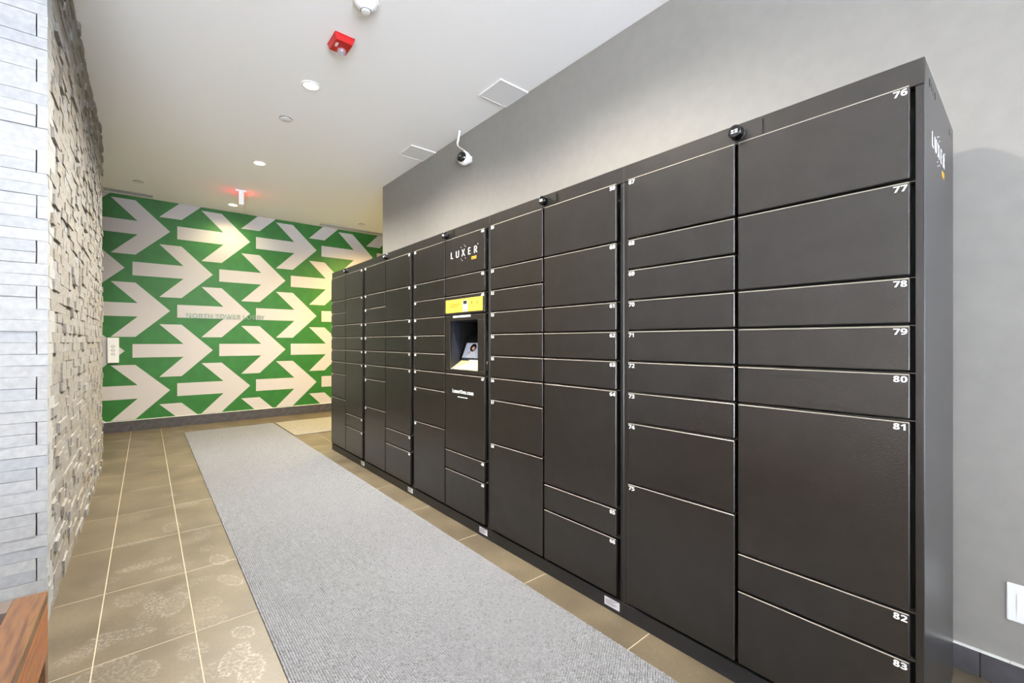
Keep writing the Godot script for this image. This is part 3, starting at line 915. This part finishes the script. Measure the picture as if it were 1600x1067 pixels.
		obj("backing", boxed(Vector3(0.0, -0.001, -0.045), Vector3(n, 0.0, 0.045)), M.shadow_gap, d)
		for k in 2: obj("blade", boxed(Vector3(0.02, -0.005, -0.022 + 0.032 * k), Vector3(n - 0.02, -0.0012, -0.012 + 0.032 * k), 0.001), M.diffuser, d)
	# exit sign seen from its edge
	var x := thing("exit_sign", "thin white exit sign seen edge on, hanging from the ceiling with red glow", "exit sign", Vector3(0.966, CEIL, -6.73))
	x.rotation.y = -0.1425
	obj("canopy", boxed(Vector3(-0.062, -0.022, -0.11), Vector3(0.062, 0.0, 0.11), 0.003), M.white, x)
	obj("housing", boxed(Vector3(-0.029, -0.205, -0.16), Vector3(0.029, -0.0225, 0.16), 0.004), M.white, x)
	for k in [-1.0, 1.0]:
		obj("lit_face", boxed(Vector3(k * 0.0295 - 0.001, -0.192, -0.145), Vector3(k * 0.0295 + 0.001, -0.035, 0.145), 0.0004), M.red_glow, x)
		var l := OmniLight3D.new(); l.name = "glow"; x.add_child(l)
		l.position = Vector3(k * 0.06, -0.11, 0); l.light_color = Color(1, 0.2, 0.16); l.light_energy = 0.010; l.omni_range = 8.0; l.omni_attenuation = 2.0; l.light_size = 0.05; l.shadow_enabled = true
	# turret camera with its lead from the ceiling
	var cam := thing("security_camera", "white ball security camera with dark face hanging by its lead beside the grey wall", "security camera", Vector3(2.245, 2.90, -3.366))
	var ball := []
	for k in 15:
		var a2 := PI * k / 14.0
		ball.append([0.062 * sin(a2), -0.062 * cos(a2)])
	obj("shell", lathe(ball, 36), M.white, cam)
	var dir := Vector3(-0.92, -0.02, 0.38).normalized()
	var bs := Basis(); bs.y = dir; bs.x = dir.cross(Vector3.UP).normalized(); bs.z = bs.x.cross(dir)
	var face_ := obj("dark_face", lathe([[0.0, 0.0655], [0.012, 0.065], [0.026, 0.0610], [0.040, 0.0530], [0.0465, 0.0470], [0.047, 0.040]], 32), M.black_gloss, cam); face_.basis = bs
	var eye := obj("lens", lathe([[0.0, 0.0685], [0.006, 0.068], [0.0095, 0.0665], [0.010, 0.060]], 20), M.steel, cam); eye.basis = bs
	obj("mount", boxed(Vector3(0.045, -0.03, -0.03), Vector3(WALL_X - 2.245, 0.03, 0.03), 0.006), M.white, cam)
	var curve := Curve3D.new()
	var way := [Vector3(0, 0.287, -0.074), Vector3(0, 0.241, -0.085), Vector3(0, 0.207, -0.099), Vector3(0, 0.182, -0.114), Vector3(0, 0.153, -0.108), Vector3(0, 0.120, -0.072), Vector3(0, 0.086, -0.018), Vector3(0, 0.055, 0.024), Vector3(0, 0.026, 0.040)]
	for k in way.size():
		var t: Vector3 = (way[mini(k + 1, way.size() - 1)] - way[maxi(k - 1, 0)]) / 6.0
		curve.add_point(way[k], -t, t)
	var path := []
	var rad := []
	for k in 25:
		path.append(curve.sample_baked(curve.get_baked_length() * k / 24.0))
		rad.append(0.010 if k < 8 else lerpf(0.010, 0.0050, clampf((k - 7) / 4.0, 0, 1)))
	var tb := begin(); tube(tb, path, rad, 12); obj("lead", tb, M.white, cam)
	obj("ceiling_socket", lathe([[0.0, -0.004], [0.011, -0.004], [0.013, 0.0]], 20), M.shadow_gap, cam).position = Vector3(0, 0.287, -0.074)

# ---------------------------------------------------------------- on the walls
func wall_things():
	# white call panel on the mural
	var p := thing("call_panel", "tall white wall panel with grey outline symbols at the left edge of the mural", "control panel", Vector3(-0.333, 1.097, FAR_Z))
	var st := begin(); prism(st, rounded(0.112, 0.333, 0.006), Transform3D(Basis(), Vector3.ZERO), 0.032)
	obj("plate", st, M.white, p)
	var g := begin()
	for v in [[0.048, 0.010], [-0.002, 0.0], [-0.052, 0.0]]:
		var outer := rounded(0.034, 0.030, 0.012)
		var inner := rounded(0.024, 0.020, 0.008)
		var n := outer.size()
		for i in n:
			var k := (i + 1) % n
			var o3 := Vector3(-0.002, v[0], 0.0328)
			var up := Vector3(0, 0, 1)
			face(g, [o3 + Vector3(outer[i].x, outer[i].y, 0), o3 + Vector3(outer[k].x, outer[k].y, 0), o3 + Vector3(inner[k].x, inner[k].y, 0), o3 + Vector3(inner[i].x, inner[i].y, 0)], up)
	obj("symbols", g, M.print_grey, p)
	# socket on the grey wall
	var s := thing("power_outlet", "white double power outlet plate on the grey wall right of the lockers", "outlet", Vector3(WALL_X, 0.305, -0.0105))
	var turn := Basis(Vector3.UP, -PI / 2)
	st = begin(); prism(st, rounded(0.100, 0.130, 0.004), Transform3D(turn, Vector3.ZERO), 0.004)
	prism(st, rounded(0.096, 0.126, 0.004), Transform3D(turn, Vector3(-0.004, 0, 0)), 0.002)
	obj("plate", st, M.white, s)
	st = begin(); prism(st, rounded(0.052, 0.070, 0.003), Transform3D(turn, Vector3(-0.006, 0, 0)), 0.002)
	obj("socket_face", st, M.trim, s)
	for y in [0.0185, -0.0185]:
		for z in [-0.0075, 0.0075]: obj("slot", boxed(Vector3(-0.0087, y - 0.005, z - 0.0013), Vector3(-0.0077, y + 0.005, z + 0.0013)), M.print_grey, s)
		st = begin(); prism(st, ring_poly(0.0028, 10), Transform3D(turn, Vector3(-0.0078, y - 0.012, 0)), 0.0008)
		obj("slot", st, M.print_grey, s)
